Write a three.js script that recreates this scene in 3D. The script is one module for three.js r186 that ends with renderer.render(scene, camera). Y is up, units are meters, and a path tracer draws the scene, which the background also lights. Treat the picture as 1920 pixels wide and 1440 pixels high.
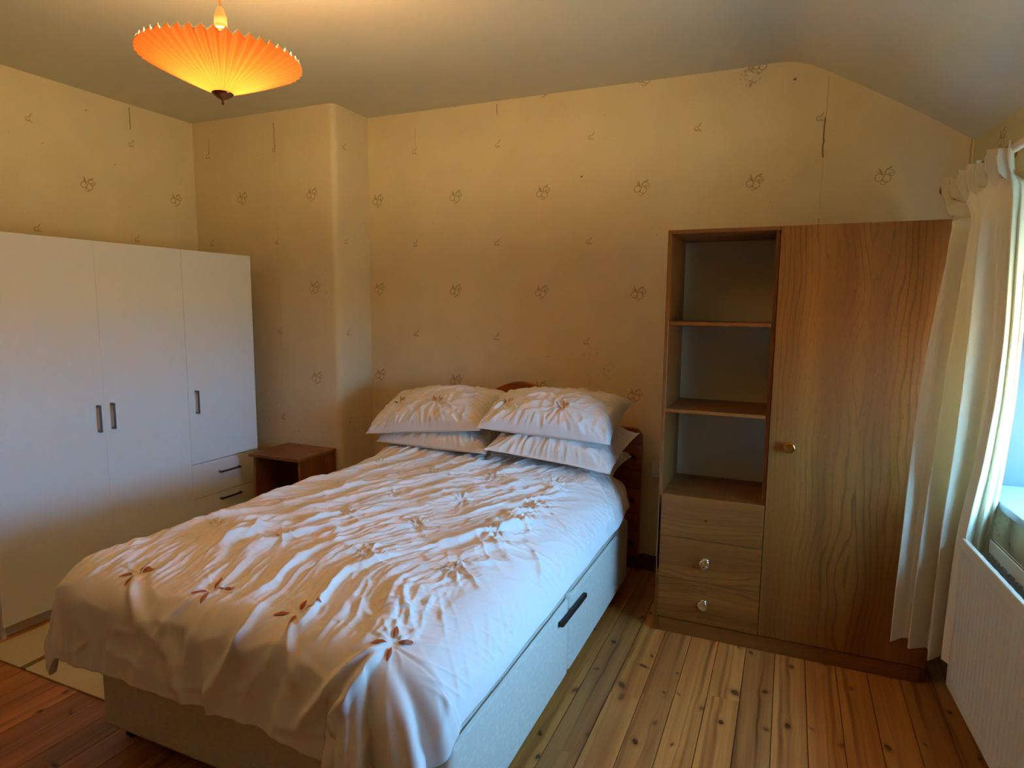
import * as THREE from 'three';
import { RoundedBoxGeometry } from 'three/addons/geometries/RoundedBoxGeometry.js';
import { mergeGeometries, mergeVertices } from 'three/addons/utils/BufferGeometryUtils.js';

// ---------------------------------------------------------------- camera, sky, exposure
const scene = new THREE.Scene();
const W = 1920, H = 1440;
const camera = new THREE.PerspectiveCamera(62.44, W / H, 0.05, 200);
camera.position.set(2.714, 1.5, 3.541);
camera.up.set(-0.0095, 1, 0);                      // the phone was held half a degree askew
camera.lookAt(2.714 - 0.3972, 1.5 - 0.12, 3.541 - 0.9098);
const renderer = new THREE.WebGLRenderer({ antialias: true });
renderer.toneMapping = THREE.LinearToneMapping;
renderer.toneMappingExposure = 1.16;
renderer.shadowMap.enabled = true;
renderer.shadowMap.type = THREE.PCFSoftShadowMap;
scene.background = new THREE.Color().setRGB(0.19, 0.535, 1.0);   // clear sky away from the sun
scene.backgroundIntensity = 34;
const sun = new THREE.DirectionalLight(new THREE.Color().setRGB(1, 0.90, 0.70), 105);   // stands behind the house: it lights the ground the window looks on, not the room
sun.position.set(-30, 42, -14); sun.target.position.set(0, 0, 0); sun.castShadow = true; sun.shadow.radius = 1;
Object.assign(sun.shadow.camera, { left: -40, right: 40, top: 40, bottom: -40, near: 1, far: 140 }); sun.shadow.mapSize.set(2048, 2048); scene.add(sun, sun.target);
const LAMP_POWER = 3.3, LAMP_COLOUR = new THREE.Color().setRGB(1, 0.81, 0.40);

// ---------------------------------------------------------------- helpers
const V = (x, y, z) => new THREE.Vector3(x, y, z);
function rng(seed) { let s = seed >>> 0; return () => { s = (s + 0x6d2b79f5) | 0; let t = Math.imul(s ^ (s >>> 15), 1 | s); t = (t + Math.imul(t ^ (t >>> 7), 61 | t)) ^ t; return ((t ^ (t >>> 14)) >>> 0) / 4294967296; }; }
const PERM = (() => { const r = rng(7), p = Array.from({ length: 256 }, (_, i) => i); for (let i = 255; i > 0; i--) { const j = Math.floor(r() * (i + 1)); [p[i], p[j]] = [p[j], p[i]]; } return Uint8Array.from([...p, ...p]); })();
const GX = Float32Array.from({ length: 256 }, (_, i) => Math.cos(i * 2.399963)), GY = Float32Array.from({ length: 256 }, (_, i) => Math.sin(i * 2.399963));
function noise(x, y) {                              // gradient noise, about -0.7 .. 0.7
  const ix = Math.floor(x), iy = Math.floor(y), fx = x - ix, fy = y - iy, X = ix & 255, Y = iy & 255;
  const u = fx * fx * fx * (fx * (fx * 6 - 15) + 10), v = fy * fy * fy * (fy * (fy * 6 - 15) + 10);
  const a = PERM[PERM[X] + Y], b = PERM[PERM[X + 1] + Y], c = PERM[PERM[X] + Y + 1], d = PERM[PERM[X + 1] + Y + 1];
  const n00 = GX[a] * fx + GY[a] * fy, n10 = GX[b] * (fx - 1) + GY[b] * fy, n01 = GX[c] * fx + GY[c] * (fy - 1), n11 = GX[d] * (fx - 1) + GY[d] * (fy - 1);
  return n00 + u * (n10 - n00) + v * (n01 - n00 + u * (n00 - n10 - n01 + n11));
}
const fbm = (x, y, o = 4) => { let s = 0, a = 1; for (let i = 0; i < o; i++) { s += a * noise(x, y); x = x * 2.03 + 17.1; y = y * 2.03 + 5.7; a *= 0.5; } return s; };
const clamp = (x, a = 0, b = 1) => Math.min(b, Math.max(a, x));
const smooth = (a, b, x) => { const t = clamp((x - a) / (b - a)); return t * t * (3 - 2 * t); };
const lerp = (a, b, t) => a + (b - a) * t;
function curve(table, x) {                          // piecewise smooth table lookup
  if (x <= table[0][0]) return table[0][1];
  for (let i = 1; i < table.length; i++) if (x <= table[i][0]) { const [a, p] = table[i - 1], [b, q] = table[i]; return lerp(p, q, (x - a) / (b - a)); }
  return table[table.length - 1][1];
}
const used = new Map();
function numbered(name) { const n = used.get(name) ?? 0; used.set(name, n + 1); return n ? name + '_' + String(n).padStart(3, '0') : name; }
const shade = (o) => { o.castShadow = true; o.receiveShadow = true; return o; };
function thing(name, label, category, [x, y, z] = [0, 0, 0], group) {
  const o = new THREE.Group(); o.name = numbered(name); scene.add(o); o.position.set(x, y, z);
  o.userData = { label, category }; if (group) o.userData.group = group;
  return o;
}
function part(name, geometry, material, parent, label) {
  const m = shade(new THREE.Mesh(geometry, material)); m.name = name; parent.add(m);
  if (label) m.userData.label = label;
  return m;
}
function tag(m, label, category, group) { m.name = numbered(m.name); m.userData = { label, category }; if (group) m.userData.group = group; return m; }
function struct(name, geometry, material, label) { const m = shade(new THREE.Mesh(geometry, material)); m.name = name; m.userData = { kind: 'structure' }; if (label) m.userData.label = label; scene.add(m); return m; }
const moved = (g, x, y, z) => g.translate(x, y, z);
// a box between two corners, edges rounded, with uv in metres
function box(x0, y0, z0, x1, y1, z1, r = 0.002, seg = 2) {
  const w = x1 - x0, h = y1 - y0, d = z1 - z0, rr = Math.min(r, w / 2.01, h / 2.01, d / 2.01);
  let g = rr > 0 ? new RoundedBoxGeometry(w, h, d, seg, rr) : new THREE.BoxGeometry(w, h, d);
  g.translate((x0 + x1) / 2, (y0 + y1) / 2, (z0 + z1) / 2);
  return metreUV(g);
}
function metreUV(g, turn = false) {                 // planar uv in metres by the face's main axis
  if (g.index) g = g.toNonIndexed();
  const p = g.attributes.position, uv = new Float32Array(p.count * 2), e1 = V(), e2 = V(), a = V(), b = V(), c = V();
  for (let i = 0; i < p.count; i += 3) {
    a.fromBufferAttribute(p, i); b.fromBufferAttribute(p, i + 1); c.fromBufferAttribute(p, i + 2);
    e1.subVectors(b, a).cross(e2.subVectors(c, a));
    const x = Math.abs(e1.x), y = Math.abs(e1.y), z = Math.abs(e1.z);
    [a, b, c].forEach((q, k) => { let s, t; if (x >= y && x >= z) { s = q.z; t = q.y; } else if (y >= z) { s = q.x; t = q.z; } else { s = q.x; t = q.y; } uv[(i + k) * 2] = turn ? t : s; uv[(i + k) * 2 + 1] = turn ? s : t; });
  }
  g.setAttribute('uv', new THREE.BufferAttribute(uv, 2));
  return g;
}
const merged = (list) => mergeGeometries(list.map((g) => (g.index ? g.toNonIndexed() : g)));
function lathe(points, seg = 40) { return new THREE.LatheGeometry(points.map(([r, y]) => new THREE.Vector2(r, y)), seg); }
function tube(points, r, seg = 40, sides = 10) { return new THREE.TubeGeometry(new THREE.CatmullRomCurve3(points.map((p) => V(...p))), seg, r, sides); }
function extrude(outline, depth, bevel = 0, curveSegments = 24) {
  const s = new THREE.Shape(outline.map(([x, y]) => new THREE.Vector2(x, y)));
  return new THREE.ExtrudeGeometry(s, { depth, bevelEnabled: bevel > 0, bevelSize: bevel, bevelThickness: bevel, bevelSegments: 2, curveSegments });
}
function sheet(nu, nv, f) {                         // grid surface f(u, v, i, j) -> [x, y, z, s, t]
  const pos = new Float32Array((nu + 1) * (nv + 1) * 3), uv = new Float32Array((nu + 1) * (nv + 1) * 2), idx = [];
  for (let j = 0, k = 0; j <= nv; j++) for (let i = 0; i <= nu; i++, k++) { const q = f(i / nu, j / nv, i, j); pos[k * 3] = q[0]; pos[k * 3 + 1] = q[1]; pos[k * 3 + 2] = q[2]; uv[k * 2] = q[3] ?? i / nu; uv[k * 2 + 1] = q[4] ?? j / nv; }
  for (let j = 0; j < nv; j++) for (let i = 0; i < nu; i++) { const a = j * (nu + 1) + i, b = a + 1, c = a + nu + 1, d = c + 1; idx.push(a, c, b, b, c, d); }
  const g = new THREE.BufferGeometry();
  g.setAttribute('position', new THREE.BufferAttribute(pos, 3)); g.setAttribute('uv', new THREE.BufferAttribute(uv, 2)); g.setIndex(idx); g.computeVertexNormals();
  return g;
}
// ---------------------------------------------------------------- textures
function pixels(w, h, f, srgb = true) {
  const d = new Uint8Array(w * h * 4);
  for (let y = 0, o = 0; y < h; y++) for (let x = 0; x < w; x++, o += 4) { const c = f(x, y); d[o] = c[0]; d[o + 1] = c[1]; d[o + 2] = c[2]; d[o + 3] = 255; }
  const t = new THREE.DataTexture(d, w, h); t.magFilter = THREE.LinearFilter; t.minFilter = THREE.LinearMipmapLinearFilter; t.generateMipmaps = true; t.wrapS = t.wrapT = THREE.RepeatWrapping; if (srgb) t.colorSpace = THREE.SRGBColorSpace; t.needsUpdate = true;
  return t;
}
const mix3 = (a, b, t) => [lerp(a[0], b[0], t), lerp(a[1], b[1], t), lerp(a[2], b[2], t)];
const std = (o) => new THREE.MeshStandardMaterial(o);
const srgb = (r, g, b) => new THREE.Color().setRGB(r / 255, g / 255, b / 255, THREE.SRGBColorSpace);

// fine woven relief shared by the cloths (tileable enough at this size)
const weaveBump = (() => { const t = pixels(256, 256, (x, y) => { const n = 128 + 60 * noise(x * 0.5, y * 0.5) + 40 * noise(x * 0.12 + 9, y * 0.12); return [n, n, n]; }, false); t.repeat.set(8, 8); return t; })();
const paintBump = (() => { const t = pixels(256, 256, (x, y) => { const n = 128 + 90 * fbm(x * 0.06, y * 0.06, 4); return [n, n, n]; }, false); t.repeat.set(3, 3); return t; })();

// printed paper: cream ground, big sprig and small sprig in half drop; one canvas for each wall so that seams and scuffs stay where they are
const PX = 520;                                     // canvas pixels for a metre
function sprig(c, big, s) {
  c.lineCap = 'round';
  const leaf = (x, y, a, l, w) => { c.save(); c.translate(x * s, y * s); c.rotate(a); c.beginPath(); c.moveTo(0, 0); c.quadraticCurveTo(l * s * 0.5, -w * s, l * s, 0); c.quadraticCurveTo(l * s * 0.5, w * s, 0, 0); c.fill(); c.restore(); };
  const arc = (x, y, r, a, b, w) => { c.lineWidth = w * s; c.beginPath(); c.arc(x * s, y * s, r * s, a, b); c.stroke(); };
  if (big) {
    arc(-0.020, 0.014, 0.017, 0.6, 5.6, 0.0042); arc(0.012, 0.020, 0.018, -2.2, 2.9, 0.004); arc(0.030, -0.004, 0.014, -1.9, 2.2, 0.0036);
    arc(0.000, 0.034, 0.014, 0.3, 2.6, 0.003);
    leaf(-0.002, 0.006, -2.05, 0.046, 0.008); leaf(0.000, 0.004, -1.15, 0.036, 0.007); leaf(0.010, -0.018, -0.5, 0.034, 0.008); leaf(0.014, 0.000, -0.2, 0.026, 0.006); leaf(0.002, 0.002, 1.9, 0.034, 0.005); leaf(-0.006, -0.004, -2.7, 0.026, 0.005);
  } else {
    arc(-0.006, 0.008, 0.011, 0.2, 5.2, 0.0038); leaf(0.000, 0.002, -1.0, 0.034, 0.006); leaf(0.002, 0.004, 1.15, 0.022, 0.0045); leaf(-0.004, 0.010, 2.6, 0.016, 0.004); leaf(0.010, 0.016, 0.5, 0.012, 0.004);
  }
}
// u0,u1: extent of the wall along its length; offs: where one big sprig stands; cracks [u, y0, y1], dots [u, y, r], scuffs [u, y, r]
function paper(u0, u1, y1, offs, drift, { cracks = [], dots = [], stains = [], flip = false, seed = 1, ground = 'rgb(226,200,154)' } = {}) {
  const w = Math.ceil((u1 - u0) * PX), h = Math.ceil(y1 * PX), cv = document.createElement('canvas'); cv.width = w; cv.height = h;
  const c = cv.getContext('2d'), r = rng(seed), X = (u) => (flip ? u1 - u : u - u0) * PX, Y = (y) => (y1 - y) * PX;
  c.fillStyle = ground; c.fillRect(0, 0, w, h);
  const im = c.getImageData(0, 0, w, h), d = im.data;
  for (let y = 0, o = 0; y < h; y++) for (let x = 0; x < w; x++, o += 4) {
    const k = 5 * fbm(x * 0.008 + seed * 31, y * 0.008, 3) + 3.2 * noise(x * 0.55, y * 0.16) + 3 * noise(x * 0.2 + 50, y * 0.21);
    d[o] += k; d[o + 1] += k * 1.05; d[o + 2] += k * 1.15;
  }
  c.putImageData(im, 0, 0);
  for (let i = -14; i < 14; i++) for (let j = -1; j < 6; j++) for (const big of [true, false]) {
    const u = offs + (i + (big ? 0 : 0.5)) * 0.5765, y = 2.192 - (j - 1) * 0.5715 - (big ? 0 : 0.2857) + 0.5715 * 0 - drift * (u - offs);
    if (u < u0 - 0.05 || u > u1 + 0.05) continue;
    c.save(); c.translate(X(u), Y(y)); c.rotate((r() - 0.5) * 0.12);
    const a = (big ? 0.40 : 0.38) + 0.14 * r(); c.fillStyle = c.strokeStyle = `rgba(112,78,34,${a})`; sprig(c, big, PX * (big ? 1.0 : 0.98)); c.restore();
  }
  for (const [u, y0, ya, wd = 1.6, al = 0.6] of cracks) { c.strokeStyle = `rgba(84,60,30,${al})`; c.lineWidth = wd; c.beginPath(); c.moveTo(X(u), Y(ya)); for (let t = 0.1; t <= 1.001; t += 0.1) c.lineTo(X(u) + (r() - 0.5) * 2.4, Y(lerp(ya, y0, t))); c.stroke(); }
  for (const [u, y, rad, al = 0.7] of dots) { c.fillStyle = `rgba(70,48,24,${al})`; c.beginPath(); c.ellipse(X(u), Y(y), rad * PX, rad * PX * 0.7, -0.5, 0, 6.3); c.fill(); }
  for (let i = 0; i < w * h / 26000; i++) { c.fillStyle = `rgba(110,80,44,${0.08 + 0.14 * r()})`; c.beginPath(); c.arc(r() * w, r() * h, 0.8 + 1.6 * r(), 0, 6.3); c.fill(); }
  for (const [u, y, rad, al] of stains) for (let i = 0; i < 60; i++) { const a = r() * 6.3, q = rad * Math.sqrt(r()); c.fillStyle = `rgba(96,72,40,${al * r()})`; c.beginPath(); c.arc(X(u) + q * PX * Math.cos(a), Y(y) + q * PX * Math.sin(a), 1 + 3 * r(), 0, 6.3); c.fill(); }
  const t = new THREE.CanvasTexture(cv); t.colorSpace = THREE.SRGBColorSpace; t.magFilter = THREE.LinearFilter; t.wrapS = t.wrapT = THREE.ClampToEdgeWrapping;
  return std({ map: t, roughness: 0.82, bumpMap: paintBump, bumpScale: 0.0012 });
}
// put a geometry's uv to 0..1 over [u0,u1] x [0,y1], u taken from axis k
function wallUV(g, k, u0, u1, y1, flip = false) {
  if (g.index) g = g.toNonIndexed();
  const p = g.attributes.position, uv = new Float32Array(p.count * 2);
  for (let i = 0; i < p.count; i++) { const s = (p.array[i * 3 + k] - u0) / (u1 - u0); uv[i * 2] = flip ? 1 - s : s; uv[i * 2 + 1] = p.getY(i) / y1; }
  g.setAttribute('uv', new THREE.BufferAttribute(uv, 2));
  return g;
}
// pine boards: length along v (2.4 m), width along u (0.125 m)
function pine(seed, tone) {
  const w = 192, h = 2048, r = rng(seed * 977 + 3), knots = [], streak = [];
  for (let i = 0; i < 8; i++) { const z = 0.45 + 1.2 * r() * r(), sp = r() < 0.25 ? 2.6 : 1; knots.push({ x: 0.08 + 0.84 * r(), y: r() * 2.4, a: 0.013 * z, b: 0.015 * z * (sp > 1 ? 0.8 : 0.7 + r()), s: (r() - 0.5) * 1.6, dark: 0.5 + 0.5 * r(), spike: sp }); }
  for (let i = 0; i < 2; i++) streak.push({ x: r(), w: 0.05 + 0.12 * r(), k: 0.2 + 0.5 * r() });
  const pale = [192, 127, 60], mid = [156, 92, 37], deep = [92, 44, 15], knotc = [62, 30, 12];
  return pixels(w, h, (px, py) => {
    const x = px / w * 0.125, y = py / h * 2.4;
    let sx = x, dk = 0, ring = 0;
    for (const k of knots) {
      let dy = y - k.y; if (dy > 1.2) dy -= 2.4; if (dy < -1.2) dy += 2.4;
      const dx = x - k.x * 0.125, d = Math.hypot(dx / (k.a * k.spike), (dy - k.s * dx) / k.b);
      sx += Math.sign(dx || 1) * -0.007 * Math.exp(-d * d / 14) * clamp(Math.abs(dx) / 0.004);
      if (d < 1) dk = Math.max(dk, k.dark * smooth(1.0, 0.75, d)); else ring = Math.max(ring, 0.6 * Math.exp(-(d - 1) * 2.2));
    }
    const g = sx * 62 + 2.4 * noise(sx * 20 + seed * 7, y * 0.7) + 0.8 * noise(sx * 60, y * 2.2 + 9);
    const f = g - Math.floor(g), late = Math.pow(f, 2.2) * (1 - smooth(0.9, 1, f));
    let c = mix3(pale, mid, clamp(0.3 + 0.30 * late + 0.75 * fbm(x * 22 + seed, y * 1.1, 3)));
    for (const s of streak) { const ww = s.w * clamp(0.55 + 1.3 * noise(y * 0.7 + s.x * 50, seed), 0.02, 1.3); c = mix3(c, deep, s.k * smooth(ww, ww * 0.2, Math.abs(sx / 0.125 - s.x - 0.30 * noise(y * 0.5, s.x * 30) - 0.05 * noise(y * 4, x * 20))) * clamp(0.6 + noise(y * 1.3, s.x * 9 + 40))); }
    c = mix3(c, deep, ring * 0.75); c = mix3(c, knotc, dk);
    const fine = 7 * noise(px * 0.9, py * 0.05) + 4 * noise(px * 0.3, py * 0.4);
    return [clamp((c[0] + fine) * tone, 0, 255), clamp((c[1] + fine) * tone, 0, 255), clamp((c[2] + fine * 0.8) * tone, 0, 255)];
  });
}
// teak-effect foil, 1.0 m across u by 2.0 m along v, grain along v; cx = heart of the pattern
function teak(seed, cx, w = 512, h = 1024, tint = [1, 1, 1]) {
  const a = [158, 96, 36], b = [122, 68, 24], dark = [74, 38, 12];
  return pixels(w, h, (px, py) => {
    const x = px / w, y = py / h * 2;
    const dx = x - cx - 0.05 * noise(y * 1.1, seed) - 0.012 * noise(y * 4, seed + 4);
    const far = smooth(0.03, 0.16, Math.abs(dx)), hgt = 26 * dx * dx + 14 * Math.abs(dx) + lerp(2.0, 0.5, far) * noise(y * 1.1 + seed * 3, dx * 3) + lerp(0.7, 0.2, far) * noise(y * 2.9, dx * 9 + seed) + 0.16 * noise(y * 7, dx * 60);
    const f = hgt * 2.3 - Math.floor(hgt * 2.3), line = smooth(0.62, 0.9, f) * (1 - smooth(0.93, 1, f));
    const pore = smooth(0.28, 0.5, noise(px * 0.8, py * 0.022 + seed * 11));
    let c = mix3(a, b, clamp(0.45 + 0.75 * fbm(x * 11 + seed, y * 0.5, 3)));
    c = mix3(c, dark, 0.42 * line * clamp(0.55 + 1.2 * noise(x * 9, y * 1.2)));
    c = mix3(c, dark, 0.36 * pore);
    const fine = 6 * noise(px * 0.7, py * 0.06 + 40);
    return [clamp((c[0] + fine) * tint[0], 0, 255), clamp((c[1] + fine) * tint[1], 0, 255), clamp((c[2] + fine) * tint[2], 0, 255)];
  });
}
const rep = (t, sx, sy, ox = 0, oy = 0) => { const c = t.clone(); c.repeat.set(sx, sy); c.offset.set(ox, oy); c.needsUpdate = true; return c; };

// ---------------------------------------------------------------- the room
const HC = 2.708, XL = -1.05, ZB = 0.34, XB = 0.13, ZR = 4.7;
const TURN = THREE.MathUtils.degToRad(3);            // the window wall is not square to the bed wall
const profile = [[XL - 0.2, HC], [2.44, HC], [2.56, 2.712], [2.64, 2.71], [2.70, 2.70], [2.76, 2.672], [2.83, 2.632], [2.97, 2.552], [3.12, 2.462], [3.28, 2.362], [3.43, 2.262], [3.9, 1.98]];
const ceilAt = (x) => curve(profile, x);

const backMat = paper(0.0, 3.6, 2.75, 0.197, 0.0175, { seed: 3, cracks: [[2.812, 2.24, 2.43, 3.2, 0.75], [2.818, 2.43, 2.62, 1.4, 0.35], [2.812, 1.86, 1.95, 1.5, 0.5], [2.815, 2.0, 2.24, 1.2, 0.22], [1.055, 2.63, 2.69, 2.2, 0.6], [3.415, 2.1, 2.27, 2.4, 0.4], [0.49, 2.5, 2.62, 1.2, 0.3]], dots: [[2.667, 2.623, 0.008], [1.586, 2.238, 0.006, 0.8], [1.40, 1.21, 0.004, 0.5], [2.02, 1.9, 0.004, 0.3]], stains: [[1.7, 1.17, 0.12, 0.12], [2.46, 2.66, 0.05, 0.3]] });
const breastMat = paper(-1.1, 0.2, 2.75, -0.052, 0.014, { seed: 5, cracks: [[-0.338, 2.47, 2.64, 2.6, 0.6], [-0.905, 2.5, 2.60, 1.6, 0.5], [-0.34, 0.6, 2.47, 1.1, 0.14]], stains: [[-0.45, 0.75, 0.28, 0.14], [0.02, 1.6, 0.12, 0.1]] });
const returnMat = paper(0, 0.36, 2.75, 0.24 + 0.288, 0, { seed: 8, flip: true, cracks: [[0.10, 1.005, 1.012, 1, 0]], stains: [[0.2, 1.8, 0.2, 0.08]] });
const leftMat = paper(-0.2, 3.7, 2.75, 0.495, 0, { seed: 13, flip: true, cracks: [[0.785, 2.56, 2.69, 2.6, 0.65]], dots: [[1.05, 2.6, 0.006, 0.35], [0.9, 2.33, 0.005, 0.4], [1.3, 2.36, 0.005, 0.3]] });
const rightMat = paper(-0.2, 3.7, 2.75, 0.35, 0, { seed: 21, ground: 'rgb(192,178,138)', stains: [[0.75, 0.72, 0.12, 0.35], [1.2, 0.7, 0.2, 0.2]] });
const plainPaper = std({ color: srgb(160, 130, 88), roughness: 0.85 });
{
  // wall behind the bed: follows the ceiling line
  const pts = [[XB - 0.02, -0.02], [3.46, -0.02], ...profile.filter((p) => p[0] > 0.2 && p[0] < 3.44).reverse().map(([x, y]) => [x, y + 0.01]), [XB - 0.02, HC + 0.01]];
  pts.splice(2, 0, [3.46, ceilAt(3.46) + 0.01]);
  const g = extrude(pts, 0.2); g.translate(0, 0, -0.2);
  struct('wall_back', wallUV(g, 0, 0, 3.6, 2.75), backMat);
}
{
  // chimney breast: front face and the return to its right, the arris rounded by plaster
  const r = 0.035, prof = [[XL - 0.2, ZB]];
  for (let i = 0; i <= 8; i++) { const a = i / 8 * Math.PI / 2; prof.push([XB - r + r * Math.sin(a), ZB - r + r * Math.cos(a)]); }
  prof.push([XB, -0.02]); prof.push([XL - 0.2, -0.02]);
  const cut = 7;                                     // the arris belongs half to each paper
  const face = (pl, name) => { const g = sheet(pl.length - 1, 20, (u, v) => { const i = Math.round(u * (pl.length - 1)); return [pl[i][0], v * (HC + 0.01), pl[i][1]]; }); return g; };
  const front = prof.slice(0, cut), side = prof.slice(cut - 1, 11);
  const core = new THREE.BoxGeometry(XB - 0.02 - (XL - 0.2), HC, ZB - 0.02); core.translate((XB - 0.02 + XL - 0.2) / 2, HC / 2, (ZB - 0.02) / 2 - 0.015);
  const ns = front.length - 1;
  const fg = sheet(ns, 1, (u, v) => { const p = front[Math.round(u * ns)]; return [p[0], (1 - v) * (HC + 0.005), p[1]]; });
  const sgN = side.length - 1;
  const sg = sheet(sgN, 1, (u, v) => { const p = side[Math.round(u * sgN)]; return [p[0], (1 - v) * (HC + 0.005), p[1]]; });
  const w = struct('wall_chimney_breast', wallUV(merged([wallUV(fg, 0, -1.1, 0.2, 2.75), wallUV(core, 0, -1.1, 0.2, 2.75)]), 0, -1.1, 0.2, 2.75), breastMat);
  part('return_face', wallUV(sg, 2, 0, 0.36, 2.75, true), returnMat, w);
}
{
  const g = new THREE.BoxGeometry(0.2, HC + 0.02, ZR + 0.4); g.translate(XL - 0.1, HC / 2, ZR / 2);
  struct('wall_left', wallUV(g, 2, -0.2, 3.7, 2.75, true), leftMat);
  const b = new THREE.BoxGeometry(5.4, HC + 0.02, 0.2); b.translate(1.4, HC / 2, ZR + 0.1);
  struct('wall_rear', metreUV(b), plainPaper);
}
// ceiling: flat, then bending down to the eaves; matt emulsion with roller marks
const ceilMat = (() => {
  const t = pixels(512, 512, (x, y) => { const k = 3 * fbm(x * 0.012, y * 0.012, 3) + 2 * noise(x * 0.4, y * 0.4); return [212 + k, 202 + k, 178 + k]; }); t.repeat.set(0.5, 0.5);
  return std({ map: t, roughness: 0.75, bumpMap: rep(paintBump, 1.2, 1.2), bumpScale: 0.0014 });
})();
{
  const prof = [[XL - 0.2, HC], [0, HC], [1.2, HC]];
  for (let x = 2.3; x <= 3.9; x += 0.04) { let s = 0; for (let k = -2; k <= 2; k++) s += ceilAt(x + k * 0.03); prof.push([x, s / 5]); }
  const up = [...prof].reverse().map(([x, y]) => [x, y + 0.15]);
  const g = extrude([...prof, ...up], ZR + 0.5); g.translate(0, 0, -0.22);
  struct('ceiling', metreUV(g), ceilMat);
}
// floor: sanded and varnished pine boards running with the bed
{
  const sub = new THREE.BoxGeometry(5.2, 0.1, ZR + 0.4); sub.translate(1.35, -0.075, ZR / 2 + 0.0);
  const floor = struct('floor', metreUV(sub), std({ color: srgb(52, 32, 18), roughness: 0.9 }));
  const mats = [0, 1, 2, 3, 4, 5].map((i) => std({ map: pine(i + 1, [1.06, 0.93, 1.0, 0.88, 0.96, 1.08][i]), roughness: 0.46, bumpMap: weaveBump, bumpScale: 0.0003 }));
  const r = rng(99), seams = []; let x = -1.16; while (x < 3.72) { seams.push(x); x += 0.118; }
  for (let i = 0; i + 1 < seams.length; i++) {
    const a = seams[i], b = seams[i + 1] - 0.0022, lift = (r() - 0.5) * 0.0012, g = box(a, -0.024, -0.02, b, 0.0 + lift, ZR + 0.1, 0.0018, 1), p = g.attributes.position, uv = g.attributes.uv, off = r() * 2.4, mir = r() < 0.5;
    for (let k = 0; k < p.count; k++) { const s = (p.getX(k) - a) / 0.125; uv.setXY(k, mir ? 1 - s : s, (p.getZ(k) + off) / 2.4); }
    part('plank', g, mats[Math.floor(r() * 6)], floor).name = numbered('plank');
  }
}
// dark stained skirting behind the bed
{
  const m = std({ color: srgb(104, 66, 36), roughness: 0.5 });
  struct('baseboard_back', box(XB, 0, 0.001, 3.40, 0.088, 0.018, 0.004), m);
  struct('baseboard_breast', box(XL, 0, ZB + 0.001, XB + 0.016, 0.088, ZB + 0.018, 0.004), m);
}
{
  const m = std({ map: pixels(128, 64, (x, y) => { const k = smooth(0.05, 0.3, fbm(x * 0.05, y * 0.09, 4)); return mix3([150, 120, 84], [206, 196, 170], k); }), roughness: 0.6 });
  const g = box(-0.018, 0, 0.02, -0.001, 0.075, 4.5, 0.004); g.applyMatrix4(new THREE.Matrix4().makeTranslation(3.427, 0, 0).multiply(new THREE.Matrix4().makeRotationY(THREE.MathUtils.degToRad(3))));
  struct('baseboard_right', g, m);
}
// window wall, turned by three degrees about the far corner; its parts are built in the wall's own axes (z along it, x outward)
const wallFrame = new THREE.Matrix4().makeTranslation(3.427, 0, 0).multiply(new THREE.Matrix4().makeRotationY(TURN));
const inWall = (g) => g.applyMatrix4(wallFrame);
const WZ0 = 0.572, WZ1 = 1.95, WY0 = 0.80, WY1 = 1.876, WD = 0.36;
{
  const outer = new THREE.Shape([[-0.3, -0.02], [ZR + 0.4, -0.02], [ZR + 0.4, 2.34], [-0.3, 2.34]].map((p) => new THREE.Vector2(...p)));
  outer.holes.push(new THREE.Path([[WZ0, WY0], [WZ0, WY1], [WZ1, WY1], [WZ1, WY0]].map((p) => new THREE.Vector2(...p))));
  const g = new THREE.ExtrudeGeometry(outer, { depth: WD, bevelEnabled: false });
  // shape (x = along, y = up), depth -> outward
  g.applyMatrix4(new THREE.Matrix4().set(0, 0, 1, 0, 0, 1, 0, 0, 1, 0, 0, 0, 0, 0, 0, 1));
  const ix = g.index ? g.toNonIndexed() : g, p = ix.attributes.position;
  for (let i = 0; i < p.count; i += 3) for (let k = 0; k < 3; k++) { const a = p.array[(i + 1) * 3 + k]; p.array[(i + 1) * 3 + k] = p.array[(i + 2) * 3 + k]; p.array[(i + 2) * 3 + k] = a; }
  ix.computeVertexNormals();
  const w = wallUV(ix, 2, -0.2, 3.7, 2.75);
  struct('wall_right', inWall(w), rightMat);
}
const white = std({ color: srgb(232, 230, 222), roughness: 0.35 });
const pvc = std({ color: srgb(236, 238, 238), roughness: 0.3 });
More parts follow.
